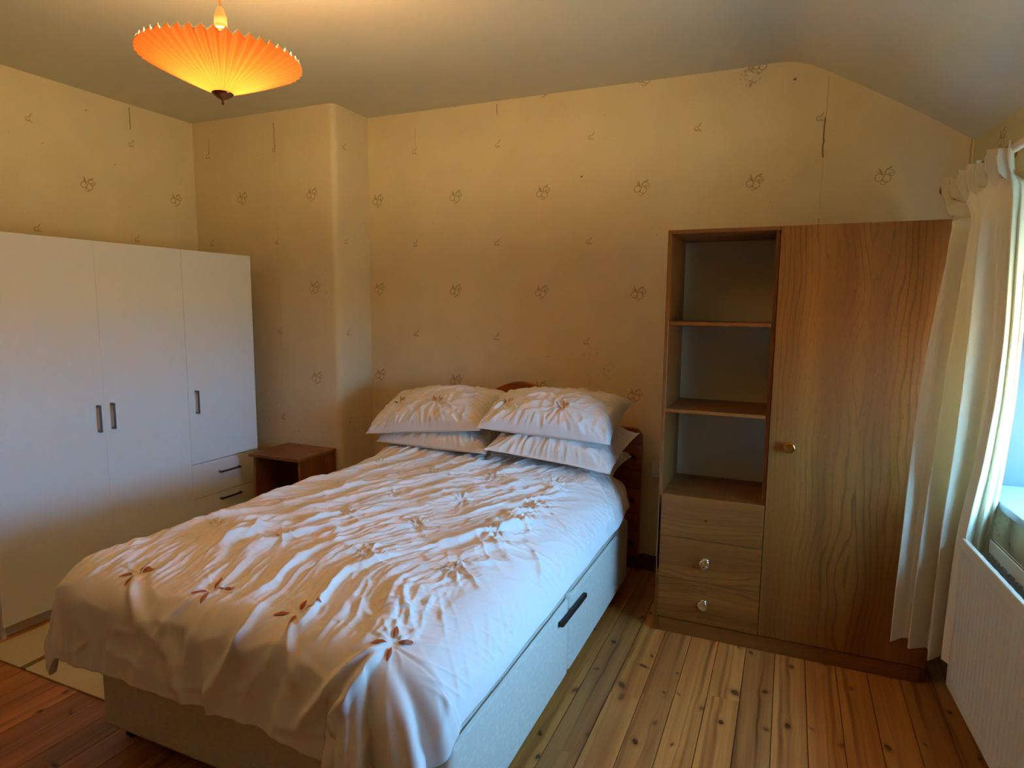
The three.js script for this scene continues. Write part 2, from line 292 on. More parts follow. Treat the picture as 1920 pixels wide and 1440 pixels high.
{
  const win = new THREE.Group(); win.name = 'window_1'; win.userData = { kind: 'structure' }; scene.add(win);
  const x0 = 0.27, x1 = 0.33, f = 0.055, mz = (WZ0 + WZ1) / 2;
  const bars = [box(x0, WY0, WZ0, x1, WY1, WZ0 + f, 0.004), box(x0, WY0, WZ1 - f, x1, WY1, WZ1, 0.004), box(x0, WY0, WZ0 + f, x1, WY0 + f, WZ1 - f, 0.004), box(x0, WY1 - f, WZ0 + f, x1, WY1, WZ1 - f, 0.004), box(x0, WY0 + f, mz - f / 2, x1, WY1 - f, mz + f / 2, 0.004)];
  part('window_frame', inWall(merged(bars)), pvc, win);
  const glass = new THREE.MeshPhysicalMaterial({ color: 0xffffff, transmission: 1, thickness: 0, roughness: 0, ior: 1.5 });
  for (const [a, b] of [[WZ0 + f, mz - f / 2], [mz + f / 2, WZ1 - f]]) { const g = new THREE.PlaneGeometry(b - a, WY1 - WY0 - 2 * f); g.rotateY(-Math.PI / 2); g.translate((x0 + x1) / 2, (WY0 + WY1) / 2, (a + b) / 2); part('pane', inWall(g), glass, win).name = numbered('pane'); }
  const dimmedLining = std({ color: srgb(98, 106, 110), roughness: 0.6 });  // added lining, colour darkened to hold down the daylight on the reveal
  part('dimmed_reveal_lining', inWall(box(0.002, WY0 + 0.03, WZ0, x0, WY1, WZ0 + 0.006, 0.001)), dimmedLining, win); part('dimmed_reveal_lining', inWall(box(0.002, WY0 + 0.03, WZ1 - 0.006, x0, WY1, WZ1, 0.001)), dimmedLining, win); part('dimmed_reveal_lining', inWall(box(0.002, WY1 - 0.006, WZ0 + 0.006, x0, WY1, WZ1 - 0.006, 0.001)), dimmedLining, win);
  // sill board with a rounded horn past the reveal
  const s = new THREE.Shape(); const zL = WZ0 - 0.045, zR = WZ1 + 0.045, xf = -0.036;
  s.moveTo(x0, WZ0); s.lineTo(0, WZ0); s.lineTo(0, zL + 0.005); s.bezierCurveTo(-0.004, zL, -0.02, zL + 0.002, xf, zL + 0.05); s.lineTo(xf, zR - 0.03); s.lineTo(0, zR); s.lineTo(0, WZ1); s.lineTo(x0, WZ1); s.closePath();
  const g = new THREE.ExtrudeGeometry(s, { depth: 0.022, bevelEnabled: true, bevelSize: 0.004, bevelThickness: 0.004, bevelSegments: 3, curveSegments: 10 });
  g.rotateX(Math.PI / 2); g.translate(0, WY0 + 0.026, 0);
  part('window_sill', inWall(metreUV(g)), std({ color: srgb(150, 158, 162), roughness: 0.4 }), win);  // white sill greyed in its colour to tone down the daylight
}
// out of doors: the ground two storeys below, a hedge line far off
{
  const g = new THREE.CircleGeometry(150, 48); g.rotateX(-Math.PI / 2); g.translate(0, -2.9, 0);
  struct('ground_outside', g, std({ color: srgb(146, 130, 88), roughness: 1 }));
}

// ---------------------------------------------------------------- white wardrobe along the left wall
const melamine = std({ map: pixels(64, 64, (x, y) => { const k = 1.5 * noise(x * 0.5, y * 0.5); return [233 + k, 231 + k, 224 + k]; }), roughness: 0.42 });
const steel = std({ color: srgb(120, 118, 116), metalness: 1, roughness: 0.38 });
{
  const X = -0.416, D = 0.6, Z0 = 0.498, ZS = 0.996, ZM = 1.483, Z1 = 2.0, T = 1.806, B = 0.062, g = 0.0007;
  const t = thing('wardrobe', 'wide white three-door wardrobe with steel handles along the left wall', 'wardrobe', [X, 0, (Z0 + Z1) / 2]);
  const add = (name, geo, m, parent, label) => part(name, moved(geo, -X, 0, -(Z0 + Z1) / 2), m, parent ?? t, label);
  add('side_panel', box(X - D, 0, Z0, X - 0.019, T, Z0 + 0.018, 0.001), melamine);
  add('side_panel', box(X - D, 0, Z1 - 0.018, X - 0.019, T, Z1, 0.001), melamine);
  add('top_panel', box(X - D, T - 0.018, Z0 + 0.018, X - 0.019, T, Z1 - 0.018, 0.001), melamine);
  add('back_panel', box(X - D, 0.05, Z0 + 0.018, X - D + 0.006, T - 0.018, Z1 - 0.018, 0), melamine);
  add('plinth', box(X - 0.06, 0, Z0 + 0.018, X - 0.042, 0.058, Z1 - 0.018, 0.001), melamine);
  const bow = (y0, y1, z0, z1, parent) => {           // flat bow handle on two posts
    const up = y1 - y0 > z1 - z0, w = 0.006, cx = (z0 + z1) / 2, cy = (y0 + y1) / 2, o = 0.024;
    const list = up ? [box(X + o - 0.005, y0, cx - w, X + o, y1, cx + w, 0.0015), box(X, y0, cx - w, X + o, y0 + 0.009, cx + w, 0.0015), box(X, y1 - 0.009, cx - w, X + o, y1, cx + w, 0.0015)]
      : [box(X + o - 0.005, cy - w, z0, X + o, cy + w, z1, 0.0015), box(X, cy - w, z0, X + o, cy + w, z0 + 0.009, 0.0015), box(X, cy - w, z1 - 0.009, X + o, cy + w, z1, 0.0015)];
    add('handle', merged(list), steel, parent);
  };
  const d1 = add('door', box(X - 0.018, B, ZM - 0.0003, X, T - 0.001, Z1, 0.0012), melamine), d2 = add('door', box(X - 0.018, B, ZS + g, X, T - 0.001, ZM - g, 0.0008), melamine), d3 = add('door', box(X - 0.018, 0.5755, Z0, X, T - 0.001, ZS - g, 0.0012), melamine);
  bow(0.864, 1.0, 1.511, 1.523, d1); bow(0.870, 1.003, 1.440, 1.452, d2); bow(0.872, 1.007, 0.939, 0.951, d3);
  for (const [a, b, hy] of [[0.3695, 0.5725, 0.495], [0.1645, 0.3665, 0.329], [B, 0.1615, 0.125]]) { const dr = add('drawer', box(X - 0.018, a, Z0, X, b, ZS - g, 0.0012), melamine); bow(hy - 0.006, hy + 0.006, 0.657, 0.812, dr); }
}

// ---------------------------------------------------------------- teak-effect unit beside the window
const teakA = teak(3, 0.20, 512, 1024), teakB = teak(9, 0.45, 512, 1024), teakC = teak(17, 0.3, 512, 1024, [0.92, 0.9, 0.9]);
const gloss = 0.38;
const wood = (t, o = {}) => std({ map: t, roughness: gloss, bumpMap: weaveBump, bumpScale: 0.00012, ...o });
const teakV = wood(rep(teakA, 1, 0.5)), teakPanel = wood(rep(teakC, 1, 0.5));
const brass = std({ color: srgb(214, 168, 88), metalness: 1, roughness: 0.22 }), chrome = std({ color: srgb(222, 216, 208), metalness: 1, roughness: 0.14 });
function turnUV(g) { const u = g.attributes.uv; for (let i = 0; i < u.count; i++) { const a = u.getX(i); u.setXY(i, u.getY(i), a); } return g; }
{
  const X0 = 2.203, XD = 2.659, X1 = 3.286, ZF = 0.678, ZK = 0.27, T = 1.84, p = 0.016, zi = ZF - 0.012;
  const t = thing('wardrobe_unit', 'tall teak effect unit with open shelves, drawers and one long door', 'wardrobe', [(X0 + X1) / 2, 0, ZF]);
  const add = (name, geo, m, parent, label) => part(name, moved(geo, -(X0 + X1) / 2, 0, -ZF), m, parent ?? t, label);
  const foil = teakPanel;
  add('side_panel', box(X0, 0, ZK, X0 + p, T, ZF, 0.0015), foil);
  add('side_panel', box(X1 - p, 0, ZK, X1, T, ZF - 0.017, 0.0015), foil);
  add('divider_panel', box(XD - 0.018, 0.07, ZK, XD - 0.002, T - p, ZF - 0.017, 0.0015), foil);
  add('top_panel', turnUV(box(X0 + p, T - p, ZK, X1 - p, T, zi + 0.012 - 0.017, 0.0015)), foil);
  add('top_edge', turnUV(box(X0 + p, T - p, zi - 0.005, XD - 0.003, T, ZF, 0.001)), foil);
  add('back_panel', box(X0 + p, 0.07, ZK, XD - 0.018, T - p, ZK + 0.004, 0), std({ color: srgb(220, 206, 168), roughness: 0.6 }), t, 'pale cream backing board');
  add('back_panel', box(XD, 0.07, ZK, X1 - p, T - p, ZK + 0.004, 0), foil);
  const edge = std({ map: rep(teakB, 1, 0.5), color: 0xfff0d8, roughness: 0.45 });
  for (const y of [1.443, 1.052]) { const s = add('shelf', turnUV(box(X0 + p, y - 0.015, ZK + 0.004, XD - 0.018, y, zi, 0.001)), foil); add('edge_strip', turnUV(box(X0 + p, y - 0.015, zi, XD - 0.018, y, zi + 0.003, 0.001)), edge, s, 'pale shelf edging'); }
  add('shelf', turnUV(box(X0 + p, 0.645, ZK + 0.004, XD - 0.018, 0.66, ZF - 0.004, 0.001)), foil);
  add('plinth', turnUV(box(X0 + p, 0.0, ZF - 0.022, X1 - p, 0.068, ZF - 0.006, 0.001)), foil);
  add('floor_panel', turnUV(box(X0 + p, 0.07, ZK + 0.004, X1 - p, 0.085, ZF - 0.02, 0.001)), foil);
  const knob = (x, y, m, parent, z = ZF) => { const g = lathe([[0, 0], [0.0105, 0], [0.0105, 0.002], [0.0055, 0.004], [0.0055, 0.010], [0.0125, 0.015], [0.0138, 0.020], [0.0130, 0.0245], [0.0108, 0.0262], [0.0096, 0.0246], [0.0, 0.0235]], 32); g.scale(1.7, 1.35, 1.7); g.rotateX(Math.PI / 2); g.translate(x, y, z); add('knob', g, m, parent); };
  for (const [i, a, b] of [[0, 0.4645, 0.6595], [1, 0.2685, 0.4625], [2, 0.0725, 0.2665]]) {
    const gg = turnUV(box(X0 + 0.004, a, ZF - 0.016, XD - 0.003, b, ZF, 0.0014));
    const uv = gg.attributes.uv; for (let k = 0; k < uv.count; k++) uv.setXY(k, uv.getX(k) * 0.9 + 0.06 + [0.06, 0.0, 0.12][i], (uv.getY(k) - X0) * 0.55 + [0.1, 0.1, 0.35][i]);
    const d = add('drawer', gg, wood(teakB), t, ['drawer front with its knob missing', 'drawer front with a bright knob', 'lowest drawer front with a bright knob'][i]);
    if (i) knob(2.4215, [0, 0.366, 0.171][i], chrome, d);
    else { const h = new THREE.CylinderGeometry(0.0042, 0.0042, 0.002, 16); h.rotateX(Math.PI / 2); h.translate(2.417, 0.558, ZF + 0.0004); add('screw_hole', h, std({ color: srgb(28, 16, 8), roughness: 1 }), d); }
  }
  const dg = box(XD, 0.0725, ZF - 0.016, X1, T, ZF, 0.0014), uv = dg.attributes.uv; for (let k = 0; k < uv.count; k++) uv.setXY(k, (uv.getX(k) - XD) * 0.82, uv.getY(k) * 0.5);
  const door = add('door', dg, wood(teak(5, 0.27, 1024, 2048)), t);
  knob(2.738, 0.929, brass, door);
}

// ---------------------------------------------------------------- bedside cabinet
{
  const X0 = -0.272, X1 = 0.106, Z0 = ZB + 0.022, Z1 = 0.70, T = 0.600;
  const t = thing('bedside_cabinet', 'small brown open-fronted bedside cabinet between white wardrobe and bed', 'bedside cabinet', [(X0 + X1) / 2, 0, (Z0 + Z1) / 2]);
  const m = wood(rep(teak(27, 0.4, 256, 512, [0.92, 0.86, 0.86]), 1, 0.5)), cx = (X0 + X1) / 2, cz = (Z0 + Z1) / 2, add = (n, g) => part(n, moved(g, -cx, 0, -cz), m, t);
  add('top_panel', turnUV(box(X0 - 0.012, T - 0.02, Z0, X1 + 0.004, T, Z1 + 0.006, 0.004)));
  add('side_panel', box(X0 + 0.012, 0, Z0 + 0.004, X0 + 0.028, T - 0.02, Z1 - 0.012, 0.001)); add('side_panel', box(X1 - 0.016, 0, Z0 + 0.004, X1, T - 0.02, Z1 - 0.012, 0.001));
  add('back_panel', box(X0 + 0.028, 0.04, Z0 + 0.004, X1 - 0.016, T - 0.02, Z0 + 0.01, 0)); add('shelf', turnUV(box(X0 + 0.028, 0.27, Z0 + 0.01, X1 - 0.016, 0.285, Z1 - 0.03, 0.001)));
  add('base_panel', turnUV(box(X0 + 0.028, 0.05, Z0 + 0.01, X1 - 0.016, 0.065, Z1 - 0.02, 0.001)));
}

// ---------------------------------------------------------------- rug by the wardrobe
{
  const x0 = -0.402, x1 = 0.665, z0 = 0.72, z1 = 2.1, cv = document.createElement('canvas'); cv.width = 512; cv.height = 512; const c = cv.getContext('2d'), r = rng(4), s = 512 / (x1 - x0);
  c.fillStyle = 'rgb(206,192,150)'; c.fillRect(0, 0, 512, 512);
  const X = (x) => (x - x0) * s, Z = (z) => (z - z0) * 512 / (z1 - z0);
  c.strokeStyle = 'rgb(122,104,56)'; c.lineWidth = 0.032 * s; c.beginPath(); c.moveTo(X(-0.10), Z(2.12)); c.lineTo(X(-0.118), Z(1.90)); c.bezierCurveTo(X(-0.13), Z(1.6), X(0.2), Z(1.5), X(0.3), Z(1.2)); c.stroke();
  c.fillStyle = 'rgb(64,38,28)'; c.beginPath(); c.ellipse(X(-0.165), Z(1.875), 0.105 * s, 0.062 * s, 0.5, 0, 6.3); c.fill(); c.beginPath(); c.ellipse(X(0.35), Z(1.6), 0.14 * s, 0.09 * s, -0.3, 0, 6.3); c.fill();
  const im = c.getImageData(0, 0, 512, 512), d = im.data; for (let i = 0; i < d.length; i += 4) { const k = (r() - 0.5) * 18; d[i] += k; d[i + 1] += k; d[i + 2] += k; } c.putImageData(im, 0, 0);
  const tx = new THREE.CanvasTexture(cv); tx.colorSpace = THREE.SRGBColorSpace; tx.magFilter = THREE.LinearFilter;
  const g = box(x0, 0.0008, z0, x1, 0.009, z1, 0.003), p = g.attributes.position, uv = g.attributes.uv; for (let i = 0; i < p.count; i++) uv.setXY(i, (p.getX(i) - x0) / (x1 - x0), 1 - (p.getZ(i) - z0) / (z1 - z0));
  g.translate(-0.3, 0, -1.4); const m = shade(new THREE.Mesh(g, std({ map: tx, roughness: 1, bumpMap: weaveBump, bumpScale: 0.002 }))); m.name = 'rug'; m.position.set(0.3, 0, 1.4); scene.add(m);
  tag(m, 'cream rug with dark brown oval and olive stripe beside the white wardrobe', 'rug');
}

// ---------------------------------------------------------------- the bed
const BX0 = 0.62, BX1 = 1.985, BZ0 = 0.30, BZ1 = 2.245;
const damask = (() => { const t = pixels(512, 512, (x, y) => { const k = 9 * smooth(0.12, 0.3, noise(x * 0.035, y * 0.07) + 0.5 * noise(x * 0.1, y * 0.12)) + 4 * noise(x * 0.9, y * 0.5); return [214 + k, 206 + k, 190 + k]; }); t.repeat.set(2.2, 2.2); return std({ map: t, roughness: 0.75, bumpMap: rep(weaveBump, 3, 3), bumpScale: 0.0006 }); })();
const pineGloss = std({ map: rep(pine(41, 0.86), 4, 0.5), color: srgb(255, 206, 150), roughness: 0.25 });
{
  const cx = (BX0 + BX1) / 2, cz = (BZ0 + BZ1) / 2, t = thing('divan_bed', 'double divan bed base with cream fabric and arched pine headboard', 'bed', [cx, 0, cz]);
  const add = (n, g, m, parent, label) => part(n, moved(g, -cx, 0, -cz), m, parent ?? t, label);
  const zm = 1.285, black = std({ color: srgb(24, 20, 18), roughness: 0.5 });
  for (const [a, b] of [[BZ0, zm - 0.003], [zm + 0.003, BZ1]]) {
    const d = add('divan_section', box(BX0, 0.055, a, BX1, 0.392, b, 0.028, 5), damask);
    const pl = [[BX0 + 0.03, b - 0.004], [BX0 + 0.004, b - 0.03], [BX0 + 0.004, a + 0.03], [BX0 + 0.03, a + 0.004], [BX1 - 0.03, a + 0.004], [BX1 - 0.004, a + 0.03], [BX1 - 0.004, b - 0.03], [BX1 - 0.03, b - 0.004]];
    const cp = new THREE.CurvePath(); const q = pl.map(([x, z]) => V(x, 0.384, z)); for (let i = 0; i < q.length; i++) cp.add(new THREE.LineCurve3(q[i], q[(i + 1) % q.length]));
    add('piping', new THREE.TubeGeometry(cp, 160, 0.005, 8, false), damask, d);
    for (const x of [BX0 + 0.07, BX1 - 0.05]) for (const z of [a + 0.06, b - 0.06]) {
      const w = new THREE.CylinderGeometry(0.022, 0.022, 0.018, 24); w.rotateZ(Math.PI / 2); w.translate(x, 0.0225, z); const st = box(x - 0.018, 0.03, z - 0.016, x + 0.018, 0.056, z + 0.016, 0.004); add('castor', merged([w, st]), black);
    }
  }
  const bar = extrude([[-0.155, -0.008], [-0.150, 0.007], [0.146, 0.007], [0.155, 0.012], [0.158, -0.002], [0.140, -0.009]].map(([a, b]) => [a, b]), 0.012, 0.002, 4);
  bar.rotateY(-Math.PI / 2); bar.rotateX(-0.035); bar.translate(BX1 + 0.016, 0.322, 1.266); add('linking_bar', bar, black, t, 'black bar across the gap between the two divan halves');
  // headboard: low shoulders, a round arch in the middle
  const hb = [[BX0 - 0.01, 0.10]], mx = 1.262; hb.push([BX0 - 0.01, 0.80]); hb.push([BX0 + 0.02, 0.83]);
  for (let i = 0; i <= 48; i++) { const x = lerp(BX0 + 0.06, BX1 - 0.05, i / 48), d = Math.abs(x - mx); hb.push([x, 0.835 + 0.222 * Math.pow(smooth(0.60, 0.0, d), 0.92) * (1 - 0.12 * smooth(0, 0.3, d))]); }
  hb.push([BX1 - 0.02, 0.83], [BX1 + 0.005, 0.80], [BX1 + 0.005, 0.10]);
  const g = extrude(hb, 0.022, 0.004); g.translate(0, 0, 0.060);
  add('headboard', metreUV(g, true), pineGloss, t, 'glossy pine headboard with an arched top');
  for (const x of [BX0 + 0.25, BX1 - 0.25]) add('headboard_strut', box(x - 0.03, 0.06, 0.086, x + 0.03, 0.6, 0.11, 0.003), pineGloss);
}
const cotton = new THREE.MeshPhysicalMaterial({ color: srgb(238, 230, 222), roughness: 0.85, bumpMap: weaveBump, bumpScale: 0.0004, sheen: 0.25, sheenRoughness: 0.5, sheenColor: new THREE.Color(1, 1, 1) });
const satin = new THREE.MeshPhysicalMaterial({ color: srgb(238, 231, 226), roughness: 0.62, sheen: 0.3, sheenRoughness: 0.4, sheenColor: new THREE.Color(1, 1, 1) });
const thread = std({ color: srgb(176, 84, 34), roughness: 0.55 }), threadMid = std({ color: srgb(196, 132, 82), roughness: 0.55 }), threadPale = std({ color: srgb(222, 188, 150), roughness: 0.55 });
{
  const g = box(BX0 + 0.03, 0.394, 0.115, BX1 - 0.04, 0.572, BZ1 - 0.03, 0.088, 7); const cx = 1.3, cz = 1.2; g.translate(-cx, 0, -cz);
  const m = shade(new THREE.Mesh(g, cotton)); m.name = 'mattress'; m.position.set(cx, 0, cz); scene.add(m); tag(m, 'mattress in a white fitted sheet under the quilted duvet', 'mattress');
}
// an embroidered star: its petals one by one where they can be told apart, else one mesh
function star(petals, apart, material, parent) {
  if (!apart) return part(numbered('embroidered_star'), mergeGeometries(petals), material, parent);
  const g = new THREE.Group(); g.name = numbered('embroidered_star'); parent.add(g);
  for (const p of petals) part(numbered('petal'), p, material, g);
  return g;
}
// ---- duvet: a cloth laid over a rounded block; fabric coordinates u (across) and v (along)
const ridge = (n, w) => Math.exp(-(n * n) / (w * w));
const DU = { xl: 0.665, xr: 1.715, zh: 0.43, zf: 2.235, ol: 0.365, or: 0.385, of: 0.36 };
const STARS = [[0.875, 2.262], [1.195, 2.258], [1.512, 2.252], [1.822, 2.250], [0.74, 1.84], [1.08, 1.85], [1.449, 1.855], [1.75, 1.805], [0.773, 1.512], [1.136, 1.571], [1.445, 1.525], [1.758, 1.483], [0.775, 1.173], [1.147, 1.236], [1.454, 1.191], [1.747, 1.115], [0.737, 0.779], [1.11, 0.835], [1.429, 0.81], [1.70, 0.70]];
const FOLDS = [[0.88, 2.27, 1.08, 2.46, 0.011, 0.018], [0.90, 2.30, 1.20, 2.50, 0.008, 0.016], [1.40, 2.24, 1.415, 2.42, 0.017, 0.014], [1.42, 2.33, 1.31, 2.56, 0.016, 0.017], [1.24, 2.36, 1.20, 2.58, 0.010, 0.02], [1.52, 2.28, 1.62, 2.45, 0.010, 0.014], [1.82, 2.26, 1.62, 2.54, 0.020, 0.013], [1.815, 2.27, 1.755, 2.62, 0.024, 0.016], [1.19, 2.27, 1.11, 2.42, 0.007, 0.014]];
const STAR_PHASE = STARS.map((_, i) => (i * 2.399) % 6.283), STAR_K = STARS.map((_, i) => 7 + (i * 5) % 4);
function duvetWrinkle(u, v) {
  const front = smooth(DU.zf - 0.03, DU.zf + 0.10, v), right = smooth(1.74, 1.90, u), left = smooth(0.66, 0.56, u), head = smooth(0.62, 0.5, v);
  const inner = (1 - 0.88 * front) * (1 - 0.9 * right) * (1 - 0.6 * left) * (1 - 0.4 * head);
  let a = 0.88 * u + 0.47 * v, l = -0.47 * u + 0.88 * v;
  const bend = smooth(1.75, 2.3, v); a = lerp(a, 0.97 * u + 0.22 * v + 0.1, bend * 0.8);
  const wx = noise(u * 2.1 + 3, v * 2.1), wy = noise(u * 2.1 - 7, v * 2.3 + 11); a += 0.055 * wx + 0.012 * noise(u * 9, v * 9); l += 0.06 * wy;
  const m1 = clamp(0.55 + 1.1 * noise(u * 2.6 + 20, v * 2.4)), m2 = clamp(0.5 + 1.2 * noise(u * 3.7 - 4, v * 3.1 + 8));
  let h = 0;
  h += inner * 0.026 * m1 * ridge(noise(a * 5.6 + 0.3 * wy, l * 0.72 + 3), 0.105);
  h += inner * 0.019 * m2 * ridge(noise(a * 9.0 + 31, l * 1.15), 0.115);
  h += inner * 0.015 * clamp(0.45 + 1.5 * noise(u * 3.1 - 30, v * 2.9 + 4)) * ridge(noise(a * 16 + 71 + 0.8 * wx, l * 2.2 + 9), 0.13);
  const b = 0.75 * u - 0.66 * v, bl = 0.66 * u + 0.75 * v;
  h += inner * 0.012 * clamp(0.1 + 1.7 * noise(u * 3 + 40, v * 3 - 9)) * ridge(noise(b * 8 + 0.5 * wx, bl * 2.4 + 17), 0.12);
  h += inner * 0.0088 * clamp(0.5 + 1.3 * noise(u * 5, v * 5 + 60)) * ridge(noise(a * 27 + 5, l * 5 + 1.5 * wx), 0.15);
  h += inner * 0.0036 * ridge(noise(a * 50 + wy, l * 13), 0.18) + inner * 0.0016 * noise(u * 60, v * 55);
  h += (1 - front) * 0.010 * noise(u * 3.3 + 2, v * 2.7 + 5);
  // fine lines fanning to the plain border on the window side
  const fan = smooth(1.60, 1.76, u) * (1 - smooth(2.00, 2.07, u)) * (1 - front);
  h += fan * 0.013 * clamp(0.45 + 1.4 * noise(u * 4 + 9, v * 5)) * (ridge(noise((v - 0.75 * (u - 1.7)) * 15 + 2 * wx, u * 3.4), 0.13) + 0.6 * ridge(noise((v + 0.5 * (u - 1.7)) * 21 + 50, u * 4.4), 0.12));
  // hanging front: long soft folds leaning out from the stars
  if (front > 0) {
    const d = v - DU.zf, lean = u + 0.22 * (d - 0.1) * Math.sin(u * 9);
    h += front * smooth(0.03, 0.30, d) * (0.016 * ridge(noise(lean * 6.2 + 2, d * 1.1 + 5), 0.17) + 0.008 * ridge(noise(lean * 11 + 20, d * 2.4), 0.18) + 0.008 * noise(lean * 4, d * 1.2));
    for (const [ua, va, ub, vb, amp, wd] of FOLDS) { const ex = ub - ua, ey = vb - va, q = ((u - ua) * ex + (v - va) * ey) / (ex * ex + ey * ey); if (q < 0 || q > 1.15) continue; const dd = Math.abs((u - ua) * ey - (v - va) * ex) / Math.hypot(ex, ey) / (wd * (0.6 + 0.9 * q)); if (dd < 3) h += amp * Math.exp(-dd * dd) * smooth(0, 0.18, q) * smooth(1.15, 0.75, q); }
    h += front * 0.004 * ridge(noise(u * 4 + d * 5, d * 6 - u * 3), 0.12) + front * 0.0010 * noise(u * 22, d * 18);
  }
  for (let i = 0; i < STARS.length; i++) {            // every star draws the cloth in
    const [su, sv] = STARS[i], dx = u - su, dy = v - sv, q = dx * dx + dy * dy; if (q > 0.07) continue;
    const rho = Math.sqrt(q), ang = Math.atan2(dy, dx), k = STAR_K[i];
    const fold = ridge(Math.sin((ang * k + STAR_PHASE[i] + 3 * noise(rho * 9 + i, ang)) / 2), 0.42) - 0.4;
    const soft = i < 4 && dy > 0 ? 0.45 : 1;
    h += soft * 0.016 * smooth(0.0, 0.028, rho) * Math.exp(-rho / 0.062) * fold * (i < 4 ? 0.75 : 1);
    h -= (i < 4 ? 0.008 : 0.016) * Math.exp(-q / (0.016 * 0.016)); h -= 0.004 * Math.exp(-q / (0.07 * 0.07));
  }
  // stitched panel seams: across at the front row, out to the right from each row, down the front from each column
  const seam = (d, w = 0.003) => Math.exp(-(d * d) / (w * w));
  h -= 0.0022 * seam(v - 2.258 - 0.006 * noise(u * 6, 1));
  if (u > 1.75) for (const sv of [1.805, 1.483, 1.115]) h -= 0.0016 * smooth(1.76, 1.80, u) * smooth(2.07, 2.0, u) * seam(v - sv - 0.10 * (u - 1.75));
  if (v > 2.26) for (const su of [0.875, 1.195, 1.52]) h -= 0.0018 * seam(u - su - 0.006 * noise(v * 12, su));
  h -= 0.0014 * seam(u - 1.985 + 0.006 * noise(v * 7, 3)) * smooth(2.25, 2.1, v);
  return h;
}
// the way the cloth bends over an edge: the bend tightens over the first s0 metres to radius r, then it hangs almost straight; -> outward reach and drop by arc length
function bendOver(r, s0, most) { const out = []; let th = 0, x = 0, y = 0; for (let i = 0; i <= 700; i++) { out.push([x, y]); const l = i * 0.001; th = Math.min(most, th + 0.001 * Math.min(1, l / s0) / r); x += 0.001 * Math.cos(th); y += 0.001 * Math.sin(th); } return (L) => { const k = clamp(L * 1000, 0, 699.99), i = Math.floor(k), f = k - i; return [lerp(out[i][0], out[i + 1][0], f), lerp(out[i][1], out[i + 1][1], f)]; }; }
const BEND_RIGHT = bendOver(0.20, 0.20, 1.50), BEND_LEFT = bendOver(0.095, 0.05, 1.50), BEND_FRONT = bendOver(0.10, 0.05, 1.51);
function duvetBase(u, v) {
  const nx = clamp(u, DU.xl, DU.xr), nz = Math.min(v, DU.zf), ox = u - nx, oz = v - nz, L = Math.hypot(ox, oz);
  const top = 0.652 + 0.012 * Math.sin((u - 0.6) * 2.4) + 0.040 * smooth(0.66, 0.47, v) - 0.012 * smooth(1.40, 1.92, u) + 0.006 * noise(u * 1.7, v * 1.5);
  if (L < 1e-6) return [u, top, v];
  const cxn = ox / L, czn = oz / L, ang = Math.atan2(czn, Math.abs(cxn)), corner = Math.sin(2 * ang), A = (ox > 0 ? BEND_RIGHT : BEND_LEFT)(L), B = BEND_FRONT(L), mixed = smooth(0, Math.PI / 2, ang);
  let hh = lerp(A[0], B[0], mixed), g = lerp(A[1], B[1], mixed);
  if (corner > 0.001 && oz > 0 && ox !== 0) {
    const grow = smooth(0.10, 0.40, L);
    if (ox > 0) hh += corner * grow * (0.034 * Math.sin(ang * 13 + 0.2) + 0.014 * Math.sin(ang * 27 + 1) + 0.03);
    else hh += corner * grow * (0.045 * Math.exp(-Math.pow((ang - 0.5) / 0.35, 2)) - 0.02 * Math.exp(-Math.pow((ang - 1.15) / 0.22, 2)) + 0.03 * Math.sin(ang * 5) * 0.3);
    g -= (ox < 0 ? 0.075 : -0.045) * corner * grow;
  }
  return [nx + cxn * hh, top - g, nz + czn * hh];
}
function duvetAt(u, v, off = 0) {
  const e = 0.0015, p = duvetBase(u, v), a = duvetBase(u + e, v), b = duvetBase(u, v + e);
  let ax = a[0] - p[0], ay = a[1] - p[1], az = a[2] - p[2], bx = b[0] - p[0], by = b[1] - p[1], bz = b[2] - p[2];
  let nx = by * az - bz * ay, ny = bz * ax - bx * az, nz = bx * ay - by * ax; const q = 1 / (Math.hypot(nx, ny, nz) || 1), h = duvetWrinkle(u, v) + off;
  return [p[0] + nx * q * h, p[1] + ny * q * h, p[2] + nz * q * h];
}
